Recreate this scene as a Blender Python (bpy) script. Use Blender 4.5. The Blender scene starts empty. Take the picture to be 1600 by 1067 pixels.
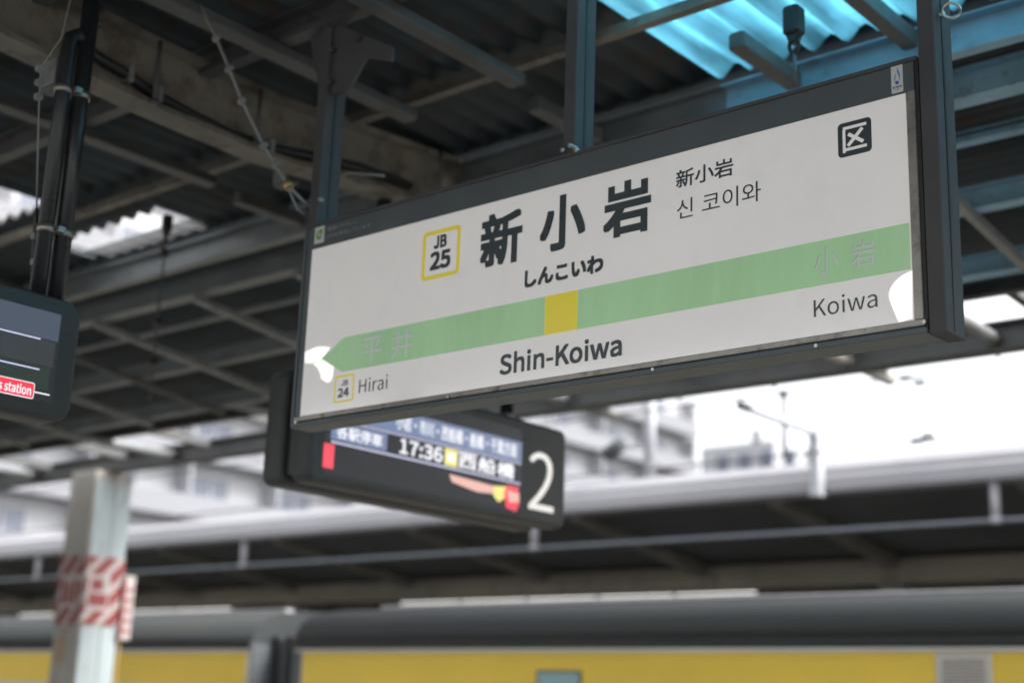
import bpy, math, random
from mathutils import Vector, Matrix

random.seed(7)
scene = bpy.context.scene
C = scene.collection
CAMZ = 1.6                      # eye height above the platform

# ------------------------------------------------------------------ camera
YAW, PITCH, ROLL, FPX = 0.7096, 0.2575, 0.0366, 2222.0
FWD = Vector((-math.sin(YAW) * math.cos(PITCH), math.cos(YAW) * math.cos(PITCH), math.sin(PITCH)))
_r = Vector((math.cos(YAW), math.sin(YAW), 0))
_u = _r.cross(FWD)
RIGHT = _r * math.cos(ROLL) + _u * math.sin(ROLL)
UP = -_r * math.sin(ROLL) + _u * math.cos(ROLL)
EYE = Vector((0, 0, CAMZ))
cd = bpy.data.cameras.new('camera')
cam = bpy.data.objects.new('camera', cd)
C.objects.link(cam)
cam.matrix_world = Matrix(((RIGHT.x, UP.x, -FWD.x, EYE.x), (RIGHT.y, UP.y, -FWD.y, EYE.y),
                           (RIGHT.z, UP.z, -FWD.z, EYE.z), (0, 0, 0, 1)))
cd.lens, cd.sensor_width, cd.clip_end = 50.0, 36.0, 2000
cd.dof.use_dof = True
cd.dof.focus_distance = 3.92
cd.dof.aperture_fstop = 1.5
scene.camera = cam

# ------------------------------------------------------------------ light
SUN_EL, SUN_AZ = math.radians(46), math.radians(72)      # azimuth from +Y towards +X
w = bpy.data.worlds.new('World'); scene.world = w; w.use_nodes = True
nt = w.node_tree; N = nt.nodes; L = nt.links
bg = N['Background']
sky = N.new('ShaderNodeTexSky'); sky.sky_type = 'NISHITA'; sky.sun_disc = False
sky.sun_elevation = SUN_EL; sky.sun_rotation = SUN_AZ
sky.air_density = 1.0; sky.dust_density = 4.0; sky.ozone_density = 1.0
hs = N.new('ShaderNodeHueSaturation'); hs.inputs['Saturation'].default_value = 0.14   # thin even cloud
L.new(sky.outputs[0], hs.inputs['Color']); L.new(hs.outputs[0], bg.inputs['Color'])
bg.inputs['Strength'].default_value = 0.13
sd = bpy.data.lights.new('sun', 'SUN'); so = bpy.data.objects.new('sun', sd); C.objects.link(so)
sd.energy, sd.angle, sd.color = 0.95, math.radians(12), (1.0, 0.95, 0.88)
sdir = Vector((math.sin(SUN_AZ) * math.cos(SUN_EL), math.cos(SUN_AZ) * math.cos(SUN_EL), math.sin(SUN_EL)))
so.rotation_euler = sdir.to_track_quat('Z', 'Y').to_euler()
so.location = (30, 12, 40)
scene.view_settings.view_transform = 'Standard'
scene.view_settings.look = 'None'
scene.view_settings.exposure = 1.92
scene.view_settings.gamma = 1.0
scene.cycles.max_bounces = 8
scene.cycles.transparent_max_bounces = 12
try:
    scene.cycles.use_denoising = True
except Exception:
    pass

# ------------------------------------------------------------------ pixel -> place (1600 x 1067 photograph)
def ray(x, y):
    return FWD + RIGHT * ((x - 800) / FPX) - UP * ((y - 533.5) / FPX)
def onY(x, y, Y):
    d = ray(x, y); return EYE + d * (Y / d.y)
def onX(x, y, X):
    d = ray(x, y); return EYE + d * (X / d.x)
def onZ(x, y, z):                # z above the eye
    d = ray(x, y); return EYE + d * (z / d.z)
def onT(x, y, t):
    return EYE + ray(x, y) * t

# ------------------------------------------------------------------ materials
MATS = {}
def mat(name, col, rough=0.6, metal=0.0, var=0.12, scale=6.0, bump=0.0, bscale=60.0, dirt_or_sheen=None, dirt_or_sheen_amt=0.0,
        stretch=(1, 1, 1), emit=None, emit_s=0.0, spec=0.5, coat=0.0, alpha=None):
    if name in MATS: return MATS[name]
    m = bpy.data.materials.new(name); m.use_nodes = True
    t = m.node_tree; n = t.nodes; l = t.links
    b = n['Principled BSDF']
    b.inputs['Roughness'].default_value = rough
    b.inputs['Metallic'].default_value = metal
    b.inputs['Specular IOR Level'].default_value = spec
    if coat:
        b.inputs['Coat Weight'].default_value = coat; b.inputs['Coat Roughness'].default_value = 0.06
    tc = n.new('ShaderNodeTexCoord'); mp = n.new('ShaderNodeMapping'); mp.inputs['Scale'].default_value = stretch
    l.new(tc.outputs['Object'], mp.inputs['Vector'])
    nz = n.new('ShaderNodeTexNoise'); nz.inputs['Scale'].default_value = scale; nz.inputs['Detail'].default_value = 6
    nz.inputs['Roughness'].default_value = 0.6
    l.new(mp.outputs[0], nz.inputs['Vector'])
    rp = n.new('ShaderNodeValToRGB')
    rp.color_ramp.elements[0].position = 0.3; rp.color_ramp.elements[1].position = 0.7
    lo = [c * (1 - var) for c in col]; hi = [min(1, c * (1 + var)) for c in col]
    rp.color_ramp.elements[0].color = (*lo, 1); rp.color_ramp.elements[1].color = (*hi, 1)
    l.new(nz.outputs['Fac'], rp.inputs['Fac'])
    out = rp.outputs['Color']
    if dirt_or_sheen is not None:
        n2 = n.new('ShaderNodeTexNoise'); n2.inputs['Scale'].default_value = scale * 2.3; n2.inputs['Detail'].default_value = 8
        n2.inputs['Roughness'].default_value = 0.7
        l.new(mp.outputs[0], n2.inputs['Vector'])
        r2 = n.new('ShaderNodeValToRGB')
        r2.color_ramp.elements[0].position = 0.62 - 0.3 * dirt_or_sheen_amt; r2.color_ramp.elements[1].position = 0.78 - 0.2 * dirt_or_sheen_amt
        l.new(n2.outputs['Fac'], r2.inputs['Fac'])
        mx = n.new('ShaderNodeMix'); mx.data_type = 'RGBA'
        l.new(r2.outputs['Color'], mx.inputs['Factor']); l.new(out, mx.inputs['A']); mx.inputs['B'].default_value = (*dirt_or_sheen, 1)
        out = mx.outputs['Result']
    l.new(out, b.inputs['Base Color'])
    if rough > 0.1:
        mr = n.new('ShaderNodeMapRange'); mr.inputs['To Min'].default_value = max(0.03, rough - 0.1); mr.inputs['To Max'].default_value = min(1, rough + 0.1)
        l.new(nz.outputs['Fac'], mr.inputs['Value']); l.new(mr.outputs[0], b.inputs['Roughness'])
    if bump:
        n3 = n.new('ShaderNodeTexNoise'); n3.inputs['Scale'].default_value = bscale; n3.inputs['Detail'].default_value = 4
        l.new(tc.outputs['Object'], n3.inputs['Vector'])
        bp = n.new('ShaderNodeBump'); bp.inputs['Strength'].default_value = bump; bp.inputs['Distance'].default_value = 0.01
        l.new(n3.outputs['Fac'], bp.inputs['Height']); l.new(bp.outputs[0], b.inputs['Normal'])
    if emit is not None:
        b.inputs['Emission Color'].default_value = (*emit, 1); b.inputs['Emission Strength'].default_value = emit_s
    MATS[name] = m
    return m

def glow(name, col, s, rough=0.25):
    return mat(name, [c * 0.3 for c in col], rough, var=0.02, emit=col, emit_s=s)

def translucent(name, col, clear, rough=0.4, lo=0.62):
    m = bpy.data.materials.new(name); m.use_nodes = True
    t = m.node_tree; n = t.nodes; l = t.links
    for x in list(n):
        if x.type == 'BSDF_PRINCIPLED': n.remove(x)
    o = [x for x in n if x.type == 'OUTPUT_MATERIAL'][0]
    tr = n.new('ShaderNodeBsdfTranslucent'); tp = n.new('ShaderNodeBsdfTransparent'); gl = n.new('ShaderNodeBsdfGlossy')
    tc = n.new('ShaderNodeTexCoord'); nz = n.new('ShaderNodeTexNoise'); nz.inputs['Scale'].default_value = 3; nz.inputs['Detail'].default_value = 7
    mp = n.new('ShaderNodeMapping'); mp.inputs['Scale'].default_value = (5, 0.6, 1)
    l.new(tc.outputs['Object'], mp.inputs[0]); l.new(mp.outputs[0], nz.inputs['Vector'])
    rp = n.new('ShaderNodeValToRGB'); rp.color_ramp.elements[0].position = 0.3; rp.color_ramp.elements[1].position = 0.65
    rp.color_ramp.elements[0].color = (*[c * lo for c in col], 1); rp.color_ramp.elements[1].color = (*col, 1)
    l.new(nz.outputs['Fac'], rp.inputs['Fac'])
    l.new(rp.outputs[0], tr.inputs['Color']); l.new(rp.outputs[0], tp.inputs['Color'])
    mx = n.new('ShaderNodeMixShader'); mx.inputs[0].default_value = clear
    l.new(tr.outputs[0], mx.inputs[1]); l.new(tp.outputs[0], mx.inputs[2])
    gl.inputs['Roughness'].default_value = rough; gl.inputs['Color'].default_value = (0.8, 0.8, 0.8, 1)
    m2 = n.new('ShaderNodeMixShader'); m2.inputs[0].default_value = 0.06
    l.new(mx.outputs[0], m2.inputs[1]); l.new(gl.outputs[0], m2.inputs[2]); l.new(m2.outputs[0], o.inputs['Surface'])
    MATS[name] = m
    return m

RUST = (0.09, 0.05, 0.03)
M_ROOF = mat('dark_roof_sheet', (0.052, 0.062, 0.067), 0.9, var=0.3, spec=.2, scale=2, bump=0.2, dirt_or_sheen=(0.07, 0.045, 0.03), dirt_or_sheen_amt=0.3)
M_BEAM = mat('dark_painted_steel', (0.075, 0.08, 0.08), 0.55, var=0.25, scale=4, bump=0.15, dirt_or_sheen=RUST, dirt_or_sheen_amt=0.25)
M_BROWN = mat('grimy_cream_paint', (0.16, 0.147, 0.12), 0.65, var=0.3, scale=3, bump=0.2, dirt_or_sheen=(0.07, 0.05, 0.035), dirt_or_sheen_amt=0.45)
M_GREY = mat('pale_galvanised_steel', (0.22, 0.23, 0.235), 0.45, metal=0.2, var=0.2, scale=5, bump=0.1, dirt_or_sheen=(0.12, 0.10, 0.08), dirt_or_sheen_amt=0.25)
M_POST = mat('charcoal_powder_coat', (0.078, 0.076, 0.079), 0.65, spec=.2, var=0.12, scale=5, bump=0.05, bscale=200)
M_FRAME = mat('charcoal_sign_frame', (0.088, 0.104, 0.112), 0.42, var=0.1, scale=4, bump=0.03, bscale=200, dirt_or_sheen=(0.10, 0.10, 0.095), dirt_or_sheen_amt=0.12)
M_ALU = mat('worn_aluminium_trim', (0.33, 0.31, 0.28), 0.38, metal=0.75, var=0.2, scale=9, bump=0.06, bscale=120, dirt_or_sheen=(0.13, 0.11, 0.09), dirt_or_sheen_amt=0.3)
M_BLACK = mat('black_rubber', (0.018, 0.019, 0.021), 0.5, var=0.2)
M_PIPE = mat('black_pipe_lacquer', (0.02, 0.022, 0.025), 0.3, var=0.2, bump=0.04)
M_BOLT = mat('zinc_bolt', (0.55, 0.55, 0.53), 0.3, metal=0.9, var=0.2, scale=20)
M_WIRE = mat('grey_cable', (0.2, 0.2, 0.19), 0.6, var=0.2)
M_BLUE = translucent('blue_corrugated_plastic', (0.40, 0.80, 0.95), 0.46, lo=.5)
M_CLEAR = translucent('clear_corrugated_plastic', (0.99, 0.99, 0.99), 0.96, lo=.97)

# ------------------------------------------------------------------ mesh helpers
class MB:
    def __init__(s): s.v = []; s.f = []; s.smooth = []
    def add(s, vs, fs, smooth=False):
        o = len(s.v); s.v += [tuple(p) for p in vs]
        for f in fs: s.f.append(tuple(i + o for i in f)); s.smooth.append(smooth)
        return s
    def box(s, x0, x1, y0, y1, z0, z1, bev=0.0):
        if bev <= 0:
            vs = [(x, y, z) for x in (x0, x1) for y in (y0, y1) for z in (z0, z1)]
            return s.add(vs, [(0, 1, 3, 2), (4, 6, 7, 5), (0, 4, 5, 1), (2, 3, 7, 6), (0, 2, 6, 4), (1, 5, 7, 3)])
        b = min(bev, (x1 - x0) * .45, (y1 - y0) * .45, (z1 - z0) * .45)
        def ring(z, i):
            return [(x0 + b + i, y0 + i, z), (x1 - b - i, y0 + i, z), (x1 - i, y0 + b + i, z), (x1 - i, y1 - b - i, z),
                    (x1 - b - i, y1 - i, z), (x0 + b + i, y1 - i, z), (x0 + i, y1 - b - i, z), (x0 + i, y0 + b + i, z)]
        rings = [ring(z0, b * .6), ring(z0 + b, 0), ring(z1 - b, 0), ring(z1, b * .6)]
        vs = [p for r in rings for p in r]
        fs = [tuple(range(7, -1, -1)), tuple(range(24, 32))]
        for k in range(3):
            for i in range(8):
                j = (i + 1) % 8
                fs.append((k * 8 + i, k * 8 + j, k * 8 + 8 + j, k * 8 + 8 + i))
        return s.add(vs, fs)
    def tube(s, pts, r, n=10, caps=True):
        pts = [Vector(p) for p in pts]
        vs = []; prev = None
        for i, p in enumerate(pts):
            t = (pts[min(i + 1, len(pts) - 1)] - pts[max(i - 1, 0)]).normalized()
            if prev is None:
                a = Vector((0, 0, 1)) if abs(t.z) < 0.9 else Vector((1, 0, 0))
                u = t.cross(a).normalized()
            else:
                u = (prev - t * prev.dot(t)).normalized()
            prev = u; q = t.cross(u)
            rr = r[i] if isinstance(r, (list, tuple)) else r
            vs += [p + u * (rr * math.cos(2 * math.pi * k / n)) + q * (rr * math.sin(2 * math.pi * k / n)) for k in range(n)]
        fs = []
        for i in range(len(pts) - 1):
            for k in range(n):
                j = (k + 1) % n
                fs.append((i * n + k, i * n + j, (i + 1) * n + j, (i + 1) * n + k))
        s.add(vs, fs, True)
        if caps:
            o = len(s.v) - len(vs)
            s.f.append(tuple(o + k for k in reversed(range(n)))); s.smooth.append(False)
            s.f.append(tuple(o + (len(pts) - 1) * n + k for k in range(n))); s.smooth.append(False)
        return s
    def prism(s, poly, a, b, smooth=False):
        """poly: list of points; extruded from vector offset a to b"""
        a = Vector(a); b = Vector(b); n = len(poly)
        vs = [Vector(p) + a for p in poly] + [Vector(p) + b for p in poly]
        s.add(vs, [tuple(reversed(range(n))), tuple(range(n, 2 * n))])
        o = len(s.v) - 2 * n
        for i in range(n):
            j = (i + 1) % n
            s.f.append((o + i, o + j, o + n + j, o + n + i)); s.smooth.append(smooth)
        return s
    def ringprism(s, outer, inner, a, b):
        a = Vector(a); b = Vector(b); n = len(outer)
        vs = [Vector(p) + a for p in outer] + [Vector(p) + a for p in inner] + [Vector(p) + b for p in outer] + [Vector(p) + b for p in inner]
        fs = []
        for i in range(n):
            j = (i + 1) % n
            fs += [(i, n + i, n + j, j), (2 * n + i, 2 * n + j, 3 * n + j, 3 * n + i), (i, j, 2 * n + j, 2 * n + i), (n + i, 3 * n + i, 3 * n + j, n + j)]
        return s.add(vs, fs)
    def build(s, name, m, parent=None):
        me = bpy.data.meshes.new(name); me.from_pydata(s.v, [], s.f); me.materials.append(m)
        me.polygons.foreach_set('use_smooth', s.smooth)
        import bmesh
        bm = bmesh.new(); bm.from_mesh(me); bmesh.ops.recalc_face_normals(bm, faces=bm.faces); bm.to_mesh(me); bm.free()
        me.update()
        o = bpy.data.objects.new(name, me); C.objects.link(o)
        if parent is not None:
            o.parent = parent
            o.matrix_parent_inverse = Matrix.Translation(parent.location).inverted()
        return o

def thing(name, label, cat, loc, group=None):
    o = bpy.data.objects.new(name, None); C.objects.link(o); o.location = loc; o.empty_display_size = 0.2
    o['label'] = label; o['category'] = cat
    if group: o['group'] = group
    return o
def tag(o, label, cat, group=None):
    o['label'] = label; o['category'] = cat
    if group: o['group'] = group
    return o
def struct(o):
    o['kind'] = 'structure'; return o
def box(name, m, parent, *a, **k):
    return MB().box(*a, **k).build(name, m, parent)

def rrect(w, h, r, n=6):
    """rounded rectangle outline centred on 0, in 2D"""
    pts = []
    for cx, cy, a0 in ((w / 2 - r, h / 2 - r, 0), (-w / 2 + r, h / 2 - r, 90), (-w / 2 + r, -h / 2 + r, 180), (w / 2 - r, -h / 2 + r, 270)):
        for k in range(n + 1):
            a = math.radians(a0 + 90 * k / n); pts.append((cx + r * math.cos(a), cy + r * math.sin(a)))
    return pts

# text as filled mesh; 2D bounding box normalised to 0..1 (the font that ships with the program)
import os
try:
    FONT = bpy.data.fonts.load(os.path.join(bpy.utils.system_resource('DATAFILES'), 'fonts', 'Noto Sans CJK Regular.woff2'))
except Exception:
    FONT = None
_tc = {}
def _to_mesh(cu):
    o = bpy.data.objects.new('lettering', cu); C.objects.link(o)
    dg = bpy.context.evaluated_depsgraph_get(); dg.update()
    me = bpy.data.meshes.new_from_object(o.evaluated_get(dg))
    v = [(p.co.x, p.co.y) for p in me.vertices]; f = [tuple(p.vertices) for p in me.polygons]
    bpy.data.objects.remove(o); bpy.data.meshes.remove(me)
    return v, f
def text_geo(s):
    if s in _tc: return _tc[s]
    cu = bpy.data.curves.new('lettering', 'FONT'); cu.body = s; cu.size = 1.0; cu.resolution_u = 4
    if FONT: cu.font = FONT
    v, F = _to_mesh(cu); V = [(x, y, 0) for x, y in v]
    bpy.data.curves.remove(cu)
    x0 = min(p[0] for p in V); x1 = max(p[0] for p in V); y0 = min(p[1] for p in V); y1 = max(p[1] for p in V)
    V = [((p[0] - x0) / (x1 - x0), (p[1] - y0) / (y1 - y0), p[2]) for p in V]
    _tc[s] = (V, F); return _tc[s]

# planes to write on: 'Y' = faces -Y (u = X), 'X' = faces +X (u = Y)
def to3(plane, d, u, v):
    return (u, d, v) if plane == 'Y' else (d, u, v)
def flat_text(name, s, plane, d, u0, u1, v0, v1, m, parent, bold=0.0):
    """bold: stroke growth on each side, in metres; made of shifted layers a few hundredths of a millimetre apart"""
    v, f = text_geo(s); b = MB(); sg = -1 if plane == 'Y' else 1
    sh = [(0, 0)] if bold <= 0 else [(i * bold, j * bold) for i in (-1, 0, 1) for j in (-1, 0, 1)] + [(i * bold / 2, j * bold / 2) for i in (-1, 1) for j in (-1, 1)]
    a0, a1, c0, c1 = u0 + bold, u1 - bold, v0 + bold, v1 - bold
    for k, (du, dv) in enumerate(sh):
        b.add([to3(plane, d + sg * (k * 4 + p[2]) * .000012, a0 + p[0] * (a1 - a0) + du, c0 + p[1] * (c1 - c0) + dv) for p in v], f)
    return b.build(name, m, parent)
def raw_build(b, name, m, parent):
    return b.build(name, m, parent)
def flat_poly(name, pts, plane, d0, d1, m, parent):
    ps = [to3(plane, 0, u, v) for u, v in pts]
    ax = (0, 1, 0) if plane == 'Y' else (1, 0, 0)
    return MB().prism(ps, Vector(ax) * d0, Vector(ax) * d1).build(name, m, parent)

def Z(r): return r + CAMZ

# ================================================================== SETTING
M_FLOOR = mat('platform_concrete', (0.34, 0.335, 0.325), 0.85, var=0.2, scale=3, bump=0.3, bscale=150)
M_BALLAST = mat('track_ballast', (0.16, 0.14, 0.12), 0.9, var=0.5, scale=25, bump=0.8, bscale=40)
M_CONC = mat('grey_concrete', (0.30, 0.29, 0.27), 0.85, var=0.2, scale=2, bump=0.3)
M_YTILE = mat('yellow_tactile_tile', (0.55, 0.40, 0.04), 0.7, var=0.15)
struct(MB().add([(-700, -700, -1.25), (700, -700, -1.25), (700, 700, -1.25), (-700, 700, -1.25)], [(0, 1, 2, 3)]).build('ground', mat('city_ground', (0.2, 0.2, 0.19), 0.9, var=0.3, scale=0.2), None))
struct(box('platform', M_FLOOR, None, -90, 60, -1.6, 9.3, -1.2, 0.0))
struct(box('tactile_strip', M_YTILE, None, -90, 60, 8.1, 8.4, 0.004, 0.008))
struct(box('track_bed', M_BALLAST, None, -90, 60, 9.35, 13.3, -1.24, -1.12))
struct(box('opposite_platform', M_FLOOR, None, -90, 60, 13.5, 20.6, -1.2, 0.0))
M_RAIL = mat('steel_rail', (0.25, 0.2, 0.17), 0.4, metal=0.8)
for yy in (10.47, 11.54):
    tag(box('rail', M_RAIL, None, -90, 60, yy - .035, yy + .035, -1.115, -0.98), 'steel running rail on the ballast under the yellow train', 'rail', 'rails under the train')

# ================================================================== OUR CANOPY
canopy = thing('platform_canopy', 'dark steel platform canopy with corrugated roof, purlins and blue skylight panels', 'canopy', (-3, 5, 0))
def zs(Y):                       # underside of the sheets, above the eye
    return 2.66 if Y <= 5 else 2.66 - (Y - 5) * 0.30 / 3.7
def corr_x(x0, x1, y0, y1, pitch=0.146, amp=0.029):
    """corrugations run across the tracks (wave along X)"""
    n = max(8, int((x1 - x0) / pitch * 6)); b = MB(); vs = []
    for i in range(n + 1):
        x = x0 + (x1 - x0) * i / n
        a = amp * math.sin(2 * math.pi * x / pitch)
        vs += [(x, y0, Z(zs(y0)) + a), (x, y1, Z(zs(y1)) + a)]
    b.add(vs, [(2 * i, 2 * i + 1, 2 * i + 3, 2 * i + 2) for i in range(n)], True)
    o = len(b.v); b.add([(v[0], v[1], v[2] + 0.006) for v in vs], [(2 * i, 2 * i + 2, 2 * i + 3, 2 * i + 1) for i in range(n)], True)
    for i in range(n):
        for k in (0, 1):
            b.f.append((2 * i + k, 2 * i + 2 + k, o + 2 * i + 2 + k, o + 2 * i + k)); b.smooth.append(False)
    return b
def corr_y(x0, x1, y0, y1, pitch=0.085, amp=0.016):
    n = int((y1 - y0) / pitch * 6); b = MB(); vs = []
    for i in range(n + 1):
        y = y0 + (y1 - y0) * i / n
        a = amp * math.sin(2 * math.pi * y / pitch)
        vs += [(x0, y, Z(zs(y)) + a), (x1, y, Z(zs(y)) + a)]
    return b.add(vs, [(2 * i, 2 * i + 1, 2 * i + 3, 2 * i + 2) for i in range(n)], True)
# opaque sheets over the near half, one object per sheet run
SK0, SK1 = 2.9, 4.74
corr_x(-40, 14, -1.7, SK0, amp=.018).build('roof_sheet', M_ROOF, canopy)
corr_x(-40, -7.46, SK0, SK1).build('roof_sheet', M_ROOF, canopy)
corr_x(-6.36, -2.97, SK0, SK1, amp=.018).build('roof_sheet', M_ROOF, canopy)
x = -7.46
corr_x(-7.40, -6.42, 4.36, SK1, amp=.012).build('skylight_panel', M_CLEAR, canopy)
corr_x(-7.46, -6.36, 3.98, 4.37).build('roof_sheet', M_ROOF, canopy)
corr_x(-7.46, -6.80, 3.62, 3.99, amp=.012).build('skylight_panel', M_CLEAR, canopy)
corr_x(-6.81, -6.36, 3.62, 3.985).build('roof_sheet', M_ROOF, canopy)
corr_x(-7.46, -6.36, SK0, 3.63).build('roof_sheet', M_ROOF, canopy)
x = -2.97
for k in range(6):
    corr_x(x, x + 0.775, SK0 - (k % 2) * .02, SK1 + (k % 2) * 0.012).build('skylight_panel', M_BLUE, canopy); x += 0.78
corr_x(x, 14, SK0, SK1).build('roof_sheet', M_ROOF, canopy)
# far half: ribbed along the platform, then an open slot, then the eave strip
corr_y(-40, 14, SK1 + .09, 7.45).build('roof_sheet', M_ROOF, canopy)
box('flashing', M_ROOF, canopy, -40, 14, 4.752, 4.822, Z(2.705), Z(2.711))
box('closure_plate', M_ROOF, canopy, -40, 14, 4.823, 4.829, Z(2.56), Z(2.80))
corr_y(-40, 14, 8.33, 8.66).build('roof_sheet', M_ROOF, canopy)

def channel(name, y, zb, h, m, x0=-40, x1=14, wdt=0.06, t=0.008):
    """C-section running along the platform, web on the far side"""
    b = MB()
    b.box(x0, x1, y + wdt - t, y + wdt, Z(zb), Z(zb + h))
    b.box(x0, x1, y, y + wdt - t - .0005, Z(zb), Z(zb) + t)
    b.box(x0, x1, y, y + wdt - t - .0005, Z(zb + h) - t, Z(zb + h))
    b.box(x0, x1, y, y + t, Z(zb) + t + .0005, Z(zb) + t + 0.018)
    return b.build(name, m, canopy)
def ibeam_x(name, y, zb, h, m, x0=-40, x1=14, wdt=0.10, t=0.01):
    b = MB()
    b.box(x0, x1, y - t / 2, y + t / 2, Z(zb) + t, Z(zb + h) - t)
    b.box(x0, x1, y - wdt / 2, y + wdt / 2, Z(zb), Z(zb) + t - .0005)
    b.box(x0, x1, y - wdt / 2, y + wdt / 2, Z(zb + h) - t + .0005, Z(zb + h))
    return b.build(name, m, canopy)
# purlins
M_TEAL = mat('blue_grey_paint', (0.15, 0.165, 0.172), 0.45, var=0.2, scale=4, bump=0.1, dirt_or_sheen=(0.10, 0.09, 0.08), dirt_or_sheen_amt=0.22)
channel('purlin', -1.5, 2.50, .12, M_BEAM); channel('purlin', -0.2, 2.50, .12, M_BEAM); channel('purlin', 1.2, 2.50, .12, M_BEAM)
channel('purlin', 2.45, 2.50, .12, M_BEAM)
channel('purlin', 3.22, 2.50, .12, M_BEAM)
# thin brown angle below the skylight
b = MB(); b.box(-40, 14, 4.02, 4.065, Z(2.555), Z(2.563)); b.box(-40, 14, 4.057, 4.065, Z(2.5635), Z(2.62)); b.build('purlin', M_BROWN, canopy)
M_SPILL = mat('skylight_spill_blue', (0.21, 0.36, 0.45), 0.45, var=0.2, scale=4, bump=0.1, dirt_or_sheen=(0.13, 0.15, 0.16), dirt_or_sheen_amt=0.22)  # the skylight's blue spill, painted into these beam segments
for xa, xb, mm in ((-40, -4.4, M_TEAL), (-4.398, 14, M_SPILL)):
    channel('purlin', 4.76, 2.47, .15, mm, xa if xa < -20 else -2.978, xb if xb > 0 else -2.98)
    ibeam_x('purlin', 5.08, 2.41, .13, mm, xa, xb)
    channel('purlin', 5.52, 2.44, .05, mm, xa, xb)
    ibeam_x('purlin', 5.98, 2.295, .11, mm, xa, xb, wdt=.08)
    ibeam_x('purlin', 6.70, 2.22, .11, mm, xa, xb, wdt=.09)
channel('purlin', 7.38, 2.335, .10, M_BEAM)
# eave beam that the column carries
ibeam_x('eave_beam', 8.20, 2.23, .17, M_BEAM, wdt=.16)
box('eave_lip', M_BEAM, canopy, -40, 14, 8.60, 8.67, Z(2.338), Z(2.346)); box('eave_lip', M_BEAM, canopy, -40, 14, 8.665, 8.672, Z(2.3465), Z(2.41))
# bolts along the eave
for k in range(26):
    X = -13 + k * 0.805
    MB().tube([(X, 8.62, Z(2.305)), (X, 8.62, Z(2.337))], 0.012, 8).tube([(X, 8.62, Z(2.322)), (X, 8.62, Z(2.336))], .020, 6).build('bolt', M_BOLT, canopy)
# rafters: rolled beams with a slight sag, every 4.6 m
RAF = [(-1.6, 2.36), (0.5, 2.33), (2.3, 2.30), (3.0, 2.26), (3.6, 2.25), (4.1, 2.29), (4.72, 2.335), (5.35, 2.355)]
def rafter(X, m, depth=0.29):
    b = MB(); wd, t = 0.065, 0.022
    pts = RAF
    for z0, z1, hw in ((0, t, wd), (t, depth - t, 0.006), (depth - t, depth, wd)):
        vs = []
        for (Y, zz) in pts:
            vs += [(X - hw, Y, Z(zz + z0)), (X + hw, Y, Z(zz + z0)), (X + hw, Y, Z(zz + z1)), (X - hw, Y, Z(zz + z1))]
        fs = []
        for i in range(len(pts) - 1):
            for k in range(4):
                fs.append((4 * i + k, 4 * i + (k + 1) % 4, 4 * i + 4 + (k + 1) % 4, 4 * i + 4 + k))
        fs += [(0, 1, 2, 3), tuple(4 * len(pts) - 4 + k for k in range(4))]
        b.add(vs, fs)
    return b.build('rafter', m, canopy)
for X in (-4.52, -9.3, -14.1, 0.9, 5.7): rafter(X, M_BROWN)
# lower rafters from the skylight girder out to the eave, tips pass the eave
TIP = mat('pale_rafter_tip', (0.36, 0.35, 0.33), 0.6, var=0.2, scale=8, dirt_or_sheen=RUST, dirt_or_sheen_amt=0.2)
for X in (-3.18, -4.15, -6.45, -8.8, -11.2, -13.6, -0.9, 1.4, 3.7):
    b = MB(); vs = []
    y0, y1 = 4.9, (8.78 if X in (-4.15, -6.45) else 8.2)
    z0, z1 = 2.33, 2.20
    b.tube([(X, 6.75, Z(2.31)), (X, y1, Z(2.30))], .045, 12)
    b.build('rafter', TIP if X == -4.15 else M_GREY, canopy)
# joists across the tracks between purlins
for k in range(26):
    X = -16.2 + k * 0.92 + (0.13 if k % 3 else 0)
    if -5.0 < X < -3.0 and False: continue
    b = MB()
    p0, p1 = (5.03, 2.362), (6.76, 2.168)
    b.prism([(X - .02, p0[0], Z(p0[1])), (X + .02, p0[0], Z(p0[1])), (X + .02, p1[0], Z(p1[1])), (X - .02, p1[0], Z(p1[1]))], (0, 0, 0), (0, 0, .042))
    b.build('joist', M_GREY if k % 4 else M_BEAM, canopy)
for k in range(14):
    X = -15.9 + k * 1.31
    MB().prism([(X - .03, 7.442, Z(2.345)), (X + .03, 7.442, Z(2.345)), (X + .03, 8.119, Z(2.32)), (X - .03, 8.119, Z(2.32))], (0, 0, 0), (0, 0, .07)).build('joist', M_BEAM, canopy)
# short struts across the skylight
for X, m in ((-2.62, M_BEAM), (-1.28, M_BEAM), (-5.6, M_BEAM), (-3.62, M_BEAM), (-8.2, M_BEAM)):
    MB().box(X - .035, X + .035, 4.30, 4.755, Z(2.50), Z(2.57), bev=.008).build('strut', m, canopy)
for X, m in ((-3.45, M_BEAM), (-4.05, M_BEAM), (-5.4, M_BEAM), (-1.0, M_BEAM)):
    MB().box(X - .04, X + .04, 2.52, 4.0, Z(2.45), Z(2.495), bev=.006).build('strut', m, canopy)
sa, sb = onZ(1316, 0, 2.55), onZ(1436, 62, 2.55)
sx = (sa.x + sb.x) / 2
box('strut', M_BEAM, canopy, sx - .03, sx + .03, 3.4, 4.755, Z(2.53), Z(2.60), bev=.005)
for k in range(9):                # splice bolts on the blue purlins
    for yy, zz in ((5.026, 2.437), (5.935, 2.33), (6.65, 2.25)):
        X = -3.9 + k * .36
        MB().tube([(X, yy - .012 + .04, Z(zz)), (X, yy + .047, Z(zz))], .009, 6).build('bolt', M_BEAM, canopy)
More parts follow.
